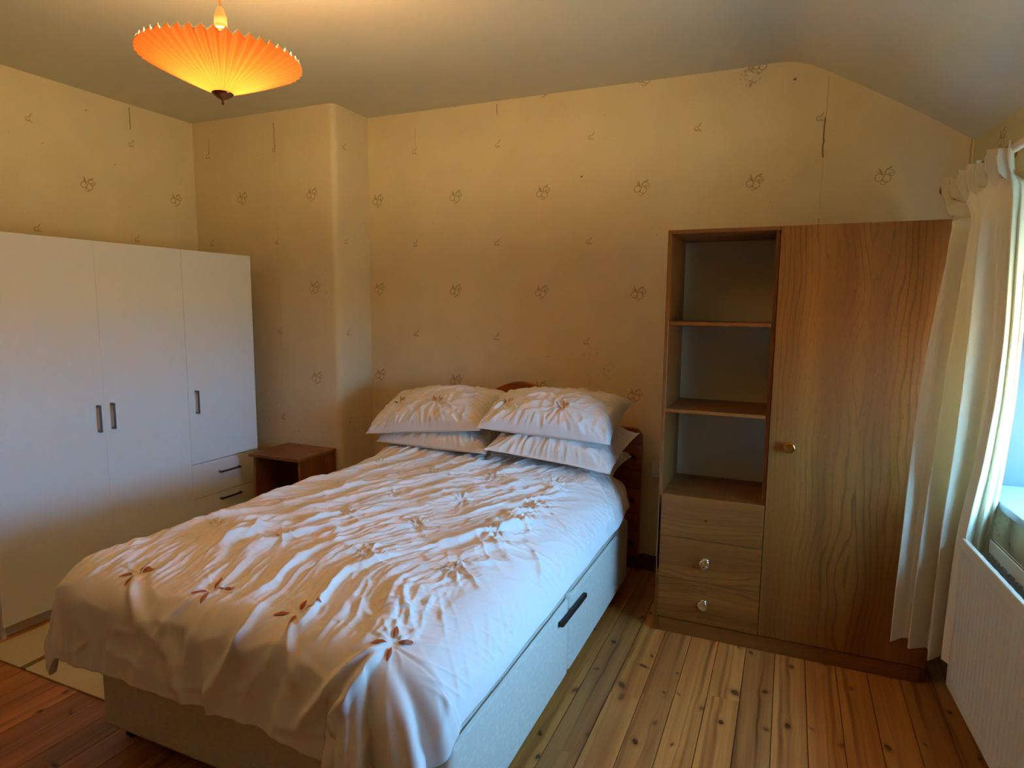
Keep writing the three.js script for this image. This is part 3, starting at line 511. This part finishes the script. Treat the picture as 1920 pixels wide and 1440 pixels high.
{
  const u0 = DU.xl - DU.ol, u1 = DU.xr + DU.or, v0 = DU.zh, v1 = DU.zf + DU.of, NU = 470, NV = 540, cx = 1.3, cz = 1.4;
  // the outermost three lines of the grid turn under, so that the hem has thickness
  const axis = (k, n, a, b, lo, hi) => {              // -> [coordinate, inset]
    const e = (s) => [[0.07, 0.024], [0.004, 0.024], [0, 0.012]][s];
    if (lo && k < 3) return [a + e(k)[0], e(k)[1]];
    if (hi && k > n - 3) return [b - e(n - k)[0], e(n - k)[1]];
    const i0 = lo ? 3 : 0, i1 = hi ? n - 3 : n; return [lerp(a, b, (k - i0) / (i1 - i0)), 0];
  };
  const g = sheet(NU, NV, (s, t, i, j) => {
    const [u, du] = axis(i, NU, u0, u1, true, true), [v, dv] = axis(j, NV, v0, v1, true, true), p = duvetAt(u, v, -Math.max(du, dv));
    return [p[0] - cx, p[1], p[2] - cz, u, v];
  });
  const m = shade(new THREE.Mesh(g, satin)); m.name = 'duvet'; m.position.set(cx, 0, cz); scene.add(m);
  tag(m, 'rumpled white duvet with gathered star embroidery spread over the bed', 'duvet');
  // embroidered stars: five slim petals lying on the cloth
  const r = rng(12);
  STARS.forEach(([su, sv], i) => {
    const petals = [], size = i < 4 ? 0.044 : 0.019, spin = (i < 4 ? -0.2 : r() * 6);
    for (let k = 0; k < (i < 4 ? 4 : 6); k++) {
      const a = (i < 4 ? [-0.72, -1.95, 2.5, 1.25][k] : spin + k * Math.PI / 3) + 0.15 * (r() - 0.5), len = size * (0.85 + 0.3 * r()), w = size * (i < 4 ? 0.15 : 0.13);
      petals.push(sheet(10, 4, (s, t) => { const d = lerp(0.014, 0.014 + len, s), q = (t * 2 - 1) * w * Math.pow(Math.sin(Math.PI * (0.04 + 0.92 * s)), 0.8), pu = su + d * Math.cos(a) - q * Math.sin(a), pv = sv + d * Math.sin(a) + q * Math.cos(a), p = duvetAt(pu, pv, 0.0034 + 0.0008 * (1 - Math.abs(t * 2 - 1))); return [p[0] - cx, p[1], p[2] - cz]; }));
    }
    star(petals, i < 4, i < 4 ? thread : threadPale, m);
  });
}
// ---- pillows: front left, front right, back right, back left corner, each where it lies
function pillow(c, T, seed, { stars = [], flange = 0, label, mat = cotton, wr = 1 }) {
  const mid = c.reduce((s, p) => [s[0] + p[0] / 4, s[1] + p[1] / 4, s[2] + p[2] / 4], [0, 0, 0]);
  const P = c.map((p) => V(p[0] - mid[0], p[1] - mid[1], p[2] - mid[2])), nrm = V().subVectors(P[1], P[3]).cross(V().subVectors(P[2], P[0])).normalize(); if (nrm.y < 0) nrm.negate();
  const wu = P[0].distanceTo(P[1]), wv = P[0].distanceTo(P[3]);
  const at = (s, t, up, extra = 0) => {               // s across, t from the front edge to the back
    let u = s * 2 - 1, v = t * 2 - 1; const pu = u * (1 - 0.055 * (1 - v * v) * u * u), pv = v * (1 - 0.075 * (1 - u * u) * v * v);
    const a = (pu + 1) / 2, b = (pv + 1) / 2, x = V().addScaledVector(P[0], (1 - a) * (1 - b)).addScaledVector(P[1], a * (1 - b)).addScaledVector(P[2], a * b).addScaledVector(P[3], (1 - a) * b);
    const f = flange, uu = Math.min(1, Math.abs(u) / (1 - f)), vv = Math.min(1, Math.abs(v) / (1 - f * wu / wv));
    let h = T * Math.pow(1 - uu ** 3.0, 0.6) * Math.pow(1 - vv ** 2.6, 0.62);
    const cu = u * wu / 2, cv = v * wv / 2, edge = Math.max(Math.abs(u), Math.abs(v));
    let k = 0.005 * noise(cu * 6 + seed, cv * 6) + 0.004 * ridge(noise(cu * 15 + seed * 3 + 0.6 * noise(cu * 5, cv * 5), cv * 5), 0.17) + 0.0035 * ridge(noise(cv * 11 - cu * 5 + seed, cu * 9), 0.16);
    k += 0.006 * smooth(0.55, 0.95, edge) * ridge(noise(Math.atan2(cv, cu) * 9 + seed, edge * 2), 0.18) * (1 - smooth(0.97, 1, edge));
    for (const [su, sv] of stars) { const dx = cu - su * wu / 2, dy = cv - sv * wv / 2, rho = Math.hypot(dx, dy), fold = ridge(Math.sin(Math.atan2(dy, dx) * 5 + seed + su * 3), 0.45) - 0.35; k += (0.0095 * Math.exp(-rho / 0.065) + 0.006 * smooth(0.02, -0.06, dy) * Math.exp(-rho / 0.14)) * smooth(0, 0.03, rho) * fold - 0.009 * Math.exp(-rho * rho / 0.0004); }
    h = up ? h + 1.9 * wr * k * smooth(1, 0.93, edge) : -h * 0.4;
    return x.addScaledVector(nrm, h + extra);
  };
  const grid = (up) => sheet(110, 80, (s, t) => { const p = at(up ? s : 1 - s, 1 - t, up); return [p.x, p.y, p.z, s * wu, t * wv]; });
  let g = mergeGeometries([grid(true), grid(false)]);
  const m = shade(new THREE.Mesh(g, mat)); m.name = 'pillow'; m.position.set(...mid); scene.add(m); tag(m, label, 'pillow', 'pillows at the head of the bed');
  stars.forEach(([su, sv], i) => {
    const pet = []; for (let k = 0; k < 5; k++) { const a = 0.5 + k * 1.257 + i, len = 0.030 + 0.006 * Math.sin(k * 3); pet.push(sheet(8, 3, (s, t) => { const d = 0.008 + len * s, q = (t * 2 - 1) * 0.0042 * Math.sin(Math.PI * (0.04 + 0.92 * s)), cu = su * wu / 2 + d * Math.cos(a) - q * Math.sin(a), cv = sv * wv / 2 + d * Math.sin(a) + q * Math.cos(a), p = at(cu / wu + 0.5, cv / wv + 0.5, true, 0.0042); return [p.x, p.y, p.z]; })); }
    star(pet, true, threadMid, m);
  });
  return m;
}
pillow([[1.27, 0.690, 0.52], [1.935, 0.645, 0.50], [1.955, 0.690, 0.14], [1.25, 0.69, 0.12]], 0.055, 3, { label: 'flat white pillow at the bottom right of the pillow pile', wr: 0.8 });
pillow([[0.557, 0.725, 0.56], [1.30, 0.742, 0.64], [1.24, 0.77, 0.14], [0.52, 0.78, 0.14]], 0.10, 11, { label: 'plain white pillow underneath the left embroidered pillow', wr: 0.8 });
pillow([[1.304, 0.775, 0.68], [1.956, 0.704, 0.62], [2.011, 0.841, 0.22], [1.25, 0.82, 0.14]], 0.11, 19, { label: 'plain white pillow with pointed corner under the right embroidered pillow', flange: 0.05 });
pillow([[0.513, 0.772, 0.60], [1.255, 0.856, 0.61], [1.225, 0.985, 0.15], [0.479, 0.93, 0.15]], 0.125, 27, { stars: [[-0.55, -0.25], [0.18, -0.32]], label: 'left white embroidered pillow on top of the pile, touching the headboard', mat: satin });
pillow([[1.255, 0.880, 0.66], [1.947, 0.845, 0.60], [1.964, 1.0, 0.20], [1.18, 0.965, 0.17]], 0.13, 35, { stars: [[-0.62, -0.28], [0.24, -0.46]], label: 'right white embroidered pillow on top of the pile, nearest the window', mat: satin });

// ---------------------------------------------------------------- pendant lamp, lit
{
  const base = [1.114, HC, 2.062], t = thing('pendant_lamp', 'lit pendant lamp with wide orange pleated shade under the ceiling', 'lamp', base);
  const L = (x, y, z) => [x - base[0], y - base[1], z - base[2]];
  const cream = std({ color: srgb(206, 178, 128), roughness: 0.45 });
  part('ceiling_rose', moved(lathe([[0, -0.026], [0.012, -0.026], [0.030, -0.016], [0.038, 0], [0, 0]], 32), 0, 0, 0), cream, t);
  part('cord', tube([[0, -0.02, 0], [0.0008, -0.12, 0.0005], [-0.0005, -0.22, 0.0008], [0, -0.335, 0]], 0.0032, 24, 8), std({ color: srgb(170, 140, 92), roughness: 0.6 }), t);
  const holder = part('lamp_holder', moved(lathe([[0.004, 0.004], [0.009, 0], [0.0125, -0.012], [0.0165, -0.022], [0.0172, -0.026], [0.0165, -0.0275], [0.0178, -0.0290], [0.0182, -0.052], [0.0195, -0.056], [0.0195, -0.0605], [0.0165, -0.0615], [0.0150, -0.060], [0.0150, -0.048], [0, -0.048]], 32), 0, -0.335, 0), cream, t);
  const by = -0.462, bulb = std({ color: 0xffffff, emissive: new THREE.Color().setRGB(1, 0.8, 0.5), emissiveIntensity: 9, roughness: 0.4 });
  part('bulb', moved(lathe([[0, -0.030], [0.012, -0.028], [0.023, -0.019], [0.029, -0.004], [0.028, 0.010], [0.021, 0.027], [0.014, 0.044], [0.0125, 0.062], [0, 0.062]], 32), 0, by, 0), bulb, t);
  part('bulb_light_shield', moved(lathe([[0.0172, 0.034], [0.0188, 0.036], [0.0165, 0.046], [0.0135, 0.064], [0.0, 0.066]], 32), 0, by, 0), cream, t);  // added collar, keeps the glare of the light off the lamp holder
  part('bulb_cap', moved(lathe([[0, 0.063], [0.0118, 0.063], [0.0118, 0.085], [0, 0.085]], 24), 0, by, 0), brass, t);
  const light = new THREE.PointLight(LAMP_COLOUR, LAMP_POWER, 0, 2); light.position.set(0, by, 0); light.castShadow = true; light.shadow.radius = 2; light.shadow.camera.near = 0.02; t.add(light);
  // shade: a fan-pleated paper cone hung a little askew
  const sh = new THREE.Group(); const R0 = 0.224, hgt = 0.098, n = 46, q = new THREE.Quaternion().setFromAxisAngle(V(-0.397, -0.12, -0.91).normalize(), 0.012);
  const c0 = V(...L(1.122, 2.226, 2.072)), place = (g) => { g.applyQuaternion(q); g.translate(c0.x, c0.y, c0.z); return g; };
  const cone = sheet(n * 8, 16, (s, v) => {
    const f = (s * n) % 1, zig = 1 - 2 * Math.abs(2 * (f < 0 ? f + 1 : f) - 1), r = lerp(0.026, R0, v), a = s * 2 * Math.PI, amp = 0.0105 * Math.pow(r / R0, 0.9), bow = 0.002 * Math.sin(Math.PI * v), rr = r + amp * zig * 0.45 + bow * 0.5, y = -hgt * (1 - v) - amp * zig * 0.9 - bow;
    return [rr * Math.cos(a), y, rr * Math.sin(a)];
  });
  const paper_ = new THREE.MeshPhysicalMaterial({ color: srgb(248, 144, 66), roughness: 1, transmission: 0.064, thickness: 0, side: THREE.DoubleSide });
  part('lamp_shade', place(cone), paper_, t);
  const rim = sheet(n * 8, 4, (s, v) => { const f = (s * n) % 1, zig = 1 - 2 * Math.abs(2 * f - 1), a = s * 2 * Math.PI, amp = 0.0105, th = v * 2 * Math.PI, rr = R0 + amp * zig * 0.45 + 0.0011 * Math.cos(th), y = -amp * zig * 0.9 + 0.0016 + 0.0016 * Math.sin(th); return [rr * Math.cos(a), y, rr * Math.sin(a)]; });
  part('rim_edging', place(rim), std({ color: srgb(250, 240, 214), roughness: 0.8 }), t);
  part('finial', place(lathe([[0, -hgt - 0.034], [0.003, -hgt - 0.033], [0.0042, -hgt - 0.029], [0.003, -hgt - 0.025], [0.004, -hgt - 0.020], [0.012, -hgt - 0.017], [0.028, -hgt - 0.006], [0.031, -hgt - 0.001], [0.029, -hgt + 0.001], [0, -hgt - 0.002]], 32)), std({ color: srgb(150, 104, 74), metalness: 0.9, roughness: 0.25 }), t);
  const wires = [0, 1, 2].map((k) => { const a = k * 2.094 + 0.5; return tube([[0.016 * Math.cos(a), -0.392, 0.016 * Math.sin(a)], L(1.119 + 0.02 * Math.cos(a), 2.222 - 0.09, 2.072 + 0.02 * Math.sin(a))], 0.0012, 6, 6); });
  part('shade_carrier', mergeGeometries(wires), steel, t);
}

// ---------------------------------------------------------------- window side: pole, curtain, blind, radiator
const hangWood = std({ map: rep(teak(51, 0.5, 128, 256, [1.1, 0.86, 0.62]), 6, 2), roughness: 0.3 });
{
  const t = thing('curtain_pole', 'wooden curtain pole with turned finial above the window', 'curtain pole', [3.29, 2.012, 0.26]);
  t.rotation.y = TURN;
  const paleWood = std({ color: srgb(214, 190, 160), roughness: 0.45 });
  const rod = new THREE.CylinderGeometry(0.0135, 0.0135, 2.3, 24); rod.rotateX(Math.PI / 2); rod.translate(0, 0, 1.16); part('pole', rod, paleWood, t);
  for (const z of [0, 2.32]) { const f = lathe([[0, -0.032], [0.012, -0.030], [0.021, -0.022], [0.024, -0.010], [0.021, 0.002], [0.014, 0.008], [0.017, 0.012], [0.017, 0.018], [0.012, 0.022], [0, 0.022]], 28); f.rotateX(z ? -Math.PI / 2 : Math.PI / 2); f.translate(0, 0, z); part('finial', f, hangWood, t); }
  for (const z of [0.80, 2.2]) part('bracket', merged([box(0.012, -0.02, z - 0.009, 0.125, -0.004, z + 0.009, 0.003), box(0.118, -0.05, z - 0.02, 0.140, 0.05, z + 0.02, 0.003)]), hangWood, t);
  for (let k = 0; k < 7; k++) { const r = new THREE.TorusGeometry(0.021, 0.0035, 10, 28); r.rotateY(0.3 * Math.sin(k * 4)); r.translate(0, -0.006, 0.07 + k * 0.105); part(numbered('ring'), r, hangWood, t); }
}
{
  // left and right boundary of the bunched cloth in plan, by height
  const LX = [[0.2, 3.168], [0.6, 3.185], [0.9, 3.198], [1.35, 3.212], [1.55, 3.225], [1.77, 3.245], [1.84, 3.262], [1.90, 3.272], [2.0, 3.258]], LZ = [[0.2, 0.742], [0.6, 0.735], [1.55, 0.735], [1.77, 0.72], [1.84, 0.68], [1.875, 0.52], [1.92, 0.42], [2.0, 0.375]];
  const RX = [[0.2, 3.318], [0.7, 3.33], [1.0, 3.345], [1.4, 3.35], [1.88, 3.335], [1.99, 3.302]], RZ = [[0.2, 0.845], [0.55, 0.85], [0.72, 0.865], [0.95, 0.93], [1.2, 0.985], [1.5, 0.995], [1.85, 0.985], [1.99, 1.02]];
  const top = 2.022, NU = 260, NV = 220;
  const sm = (tb, y) => { let s = 0; for (let k = -2; k <= 2; k++) s += curve(tb, y + k * 0.02); return s / 5; };
  const at = (s, v) => {
    const hem = 0.205 + 0.018 * Math.sin(s * 9), y = lerp(top + 0.012 * Math.sin(s * 31) * (v < 0.05 ? 1 : 0), hem, v), yy = Math.min(y, 2.0);
    const x0 = sm(LX, yy), z0 = sm(LZ, yy), x1 = sm(RX, yy), z1 = sm(RZ, yy), dx = x1 - x0, dz = z1 - z0, w = Math.hypot(dx, dz), header = smooth(1.90, 1.94, y);
    const mainEnd = 0.80;                              // beyond this the cloth turns back towards the wall behind
    const nx = -dz / w, nz = dx / w;                   // into the room
    const ph = s / mainEnd, low = clamp((1.9 - y) / 1.5);
    let d, fx, fz;
    const waves = 0.030 * Math.sin(ph * 2 * Math.PI * 3.0 + 0.5 + 0.5 * Math.sin(y * 2.1)) + 0.012 * Math.sin(ph * 2 * Math.PI * 5.3 + 1.5 * y + 1) + 0.012 * Math.sin(ph * 2 * Math.PI * 1.2 + y * 1.3);
    const pleat = 0.026 * Math.pow(Math.abs(Math.sin(ph * Math.PI * 6.5)), 0.5) * Math.sign(Math.sin(ph * Math.PI * 13 + 0.4)) * 0.6;
    d = lerp(waves * (0.75 + 0.45 * low), pleat, header) + 0.0015 * noise(s * 60, y * 6);
    if (s <= mainEnd) { fx = x0 + dx * ph + nx * d; fz = z0 + dz * ph + nz * d; }
    else {
      const b = (s - mainEnd) / (1 - mainEnd), ex = x1, ez = z1, bx = 3.446 + 0.006 * Math.sin(y * 3), bz = lerp(ez + 0.015, ez - 0.055, b);
      const dd = lerp(waves * (0.75 + 0.45 * low), pleat, header) * (1 - smooth(0, 0.3, b)) + 0.012 * Math.sin(b * 15 + y) * smooth(0, 0.3, b);
      const reach = lerp(0.9, 0.25, header); fx = lerp(ex, bx - 0.012, b * reach) + nx * dd * 0.4; fz = bz + 0.02 * Math.sin(b * Math.PI) + nz * dd + dd * 0.4;
    }
    if (y < 1.852 && y > 0 && fx < 3.305 && fz < 0.70) fz = 0.70;   // cloth lies against the front of the unit
    return [fx, y, fz, s * 1.4, y];
  };
  const g = sheet(NU, NV, at); const n = g.attributes.normal, p = g.attributes.position, q = p.array.slice();
  // give the cloth a thickness of two millimetres
  const back = g.clone(); for (let i = 0; i < p.count; i++) back.attributes.position.setXYZ(i, q[i * 3] - n.getX(i) * 0.002, q[i * 3 + 1] - n.getY(i) * 0.002, q[i * 3 + 2] - n.getZ(i) * 0.002);
  const ix = back.index.array; for (let i = 0; i < ix.length; i += 3) { const a = ix[i]; ix[i] = ix[i + 1]; ix[i + 1] = a; } back.computeVertexNormals();
  const o = [3.3, 0, 0.8], gg = mergeGeometries([g, back]); gg.translate(-o[0], -o[1], -o[2]);
  const cloth = new THREE.MeshPhysicalMaterial({ color: srgb(248, 234, 202), roughness: 0.9, transmission: 0.2, thickness: 0, bumpMap: rep(weaveBump, 10, 14), bumpScale: 0.0008, side: THREE.DoubleSide });
  const m = shade(new THREE.Mesh(gg, cloth)); m.name = 'curtain'; m.position.set(...o); scene.add(m); tag(m, 'heavy cream pleated curtain hanging between the teak unit and the window', 'curtain');
  const tape = sheet(NU, 6, (s, v) => { const r = at(s, 0.012 + v * 0.03), r2 = at(Math.min(1, s + 0.002), 0.012 + v * 0.03); const dx = r2[0] - r[0], dz = r2[2] - r[2], l = Math.hypot(dx, dz) || 1; return [r[0] - dz / l * 0.0035 - o[0], r[1] - o[1], r[2] + dx / l * 0.0035 - o[2], s * 1.4, v]; });
  part('heading_tape', tape, cloth, m);
}
{
  const t = thing('roller_blind', 'half lowered cream roller blind inside the window recess', 'blind', [0, 0, 0]);
  t.applyMatrix4(wallFrame);
  const x = 0.235, r = new THREE.CylinderGeometry(0.019, 0.019, WZ1 - WZ0 - 0.02, 24); r.rotateX(Math.PI / 2); r.translate(x, WY1 - 0.022, (WZ0 + WZ1) / 2);
  const fab = new THREE.MeshPhysicalMaterial({ color: srgb(222, 214, 186), roughness: 1, transmission: 0.22, thickness: 0, side: THREE.DoubleSide });
  part('roller', r, white, t); const f = new THREE.PlaneGeometry(WZ1 - WZ0 - 0.024, WY1 - 0.022 - 1.425); f.rotateY(-Math.PI / 2); f.translate(x + 0.018, (WY1 - 0.022 + 1.425) / 2, (WZ0 + WZ1) / 2); part('blind_fabric', f, fab, t);
  part('bottom_bar', box(x + 0.010, 1.413, WZ0 + 0.012, x + 0.026, 1.433, WZ1 - 0.012, 0.004), white, t);
}
{
  const t = thing('radiator', 'white double panel radiator under the window sill', 'radiator', [0, 0, 0]); t.applyMatrix4(wallFrame);
  const enamel = std({ color: srgb(222, 218, 198), roughness: 0.38 }), Z0 = 0.868, Z1 = 2.05, Y0 = 0.125, Y1 = 0.70;
  const panel = (xf, dir) => {                         // pressed panel: vertical flutes between plain rolled edges
    const nz = 340, f = (z, y) => { const e = Math.min(z - Z0, Z1 - z), yy = smooth(0.045, 0.065, y - Y0) * smooth(0.04, 0.06, Y1 - y) * smooth(0.03, 0.05, e); const ph = (((z - Z0) / 0.0333) % 1); return 0.010 * yy * smooth(0.18, 0.34, Math.abs(ph - 0.5) * 2 * 0.5 + 0.0) ; };
    const ys = []; for (let i = 0; i <= 5; i++) ys.push(Y0 + 0.008 * i / 5); for (let i = 1; i <= 14; i++) ys.push(Y0 + 0.008 + 0.07 * i / 14); for (let i = 1; i <= 6; i++) ys.push(lerp(Y0 + 0.078, Y1 - 0.078, i / 6)); for (let i = 1; i <= 14; i++) ys.push(Y1 - 0.078 + 0.07 * i / 14); for (let i = 1; i <= 5; i++) ys.push(Y1 - 0.008 + 0.008 * i / 5);
    const roll = (d) => { const r = 0.008; return d >= r ? 0 : r - Math.sqrt(Math.max(0, r * r - (r - d) * (r - d))); };
    const g = sheet(nz, ys.length - 1, (s, v, i, j) => { const z = lerp(Z0, Z1, s), y = ys[j]; return [xf + dir * (roll(Math.min(y - Y0, Y1 - y)) + roll(Math.min(z - Z0, Z1 - z)) + f(z, y)), y, z]; });
    const b = box(Math.min(xf + dir * 0.010, xf + dir * 0.016), Y0 + 0.002, Z0 + 0.002, Math.max(xf + dir * 0.010, xf + dir * 0.016), Y1 - 0.002, Z1 - 0.002, 0.003);
    b.deleteAttribute('uv'); g.deleteAttribute('uv');
    return merged([g, b]);
  };
  part('front_panel', panel(-0.158, 1), enamel, t); part('rear_panel', panel(-0.052, -1), enamel, t);
  const fin = []; for (let i = 0; i < 36; i++) { const z = Z0 + 0.03 + i * 0.0316; for (const [a, b] of [[-0.141, -0.108], [-0.102, -0.070]]) { fin.push(box(a, Y0 + 0.05, z, b, Y1 - 0.045, z + 0.0012, 0)); fin.push(box(i % 2 ? a : b - 0.0012, Y0 + 0.05, z, i % 2 ? a + 0.0012 : b, Y1 - 0.045, z + 0.0316, 0)); } }
  const f = part('convector_fins', merged(fin), std({ color: srgb(150, 148, 140), roughness: 0.6 }), t); f.userData.kind = 'stuff';
  for (const y of [Y1 - 0.085, Y0 + 0.04]) part('end_bridge', box(-0.142, y, Z0 + 0.02, -0.068, y + 0.03, Z0 + 0.05, 0.006), enamel, t);
  for (const z of [Z0 + 0.2, Z1 - 0.23]) part('wall_bracket', box(-0.05, Y0 + 0.1, z, -0.001, Y1 - 0.1, z + 0.03, 0.002), enamel, t);
  const pipe = tube([[-0.105, -0.001, Z1 + 0.03], [-0.105, 0.10, Z1 + 0.03], [-0.105, 0.155, Z1 + 0.02], [-0.105, 0.16, Z1 - 0.02]], 0.0078, 30, 12); part('pipe', pipe, std({ color: srgb(190, 120, 80), metalness: 1, roughness: 0.35 }), t);
}
// ---------------------------------------------------------------- socket and flex between bed and unit
{
  const t = thing('power_socket', 'white wall socket low on the wall between bed and teak unit', 'socket', [2.115, 0.595, 0.0]), w = std({ color: srgb(226, 222, 214), roughness: 0.35 });
  part('face_plate', box(-0.073, -0.043, 0.001, 0.073, 0.043, 0.012, 0.004), w, t);
  for (const s of [-1, 1]) part('rocker_switch', box(s * 0.014 - 0.006, 0.012, 0.012, s * 0.014 + 0.006, 0.032, 0.016, 0.002), w, t);
  const m = shade(new THREE.Mesh(tube([[2.20, 0.15, 0.022], [2.14, 0.105, 0.024], [2.07, 0.093, 0.026], [2.02, 0.098, 0.024], [1.995, 0.092, 0.022]], 0.0035, 40, 8), std({ color: srgb(30, 26, 24), roughness: 0.5 }))); m.name = 'cable'; scene.add(m); tag(m, 'thin dark cable lying along the skirting beside the teak unit', 'cable');
}
renderer.render(scene, camera);
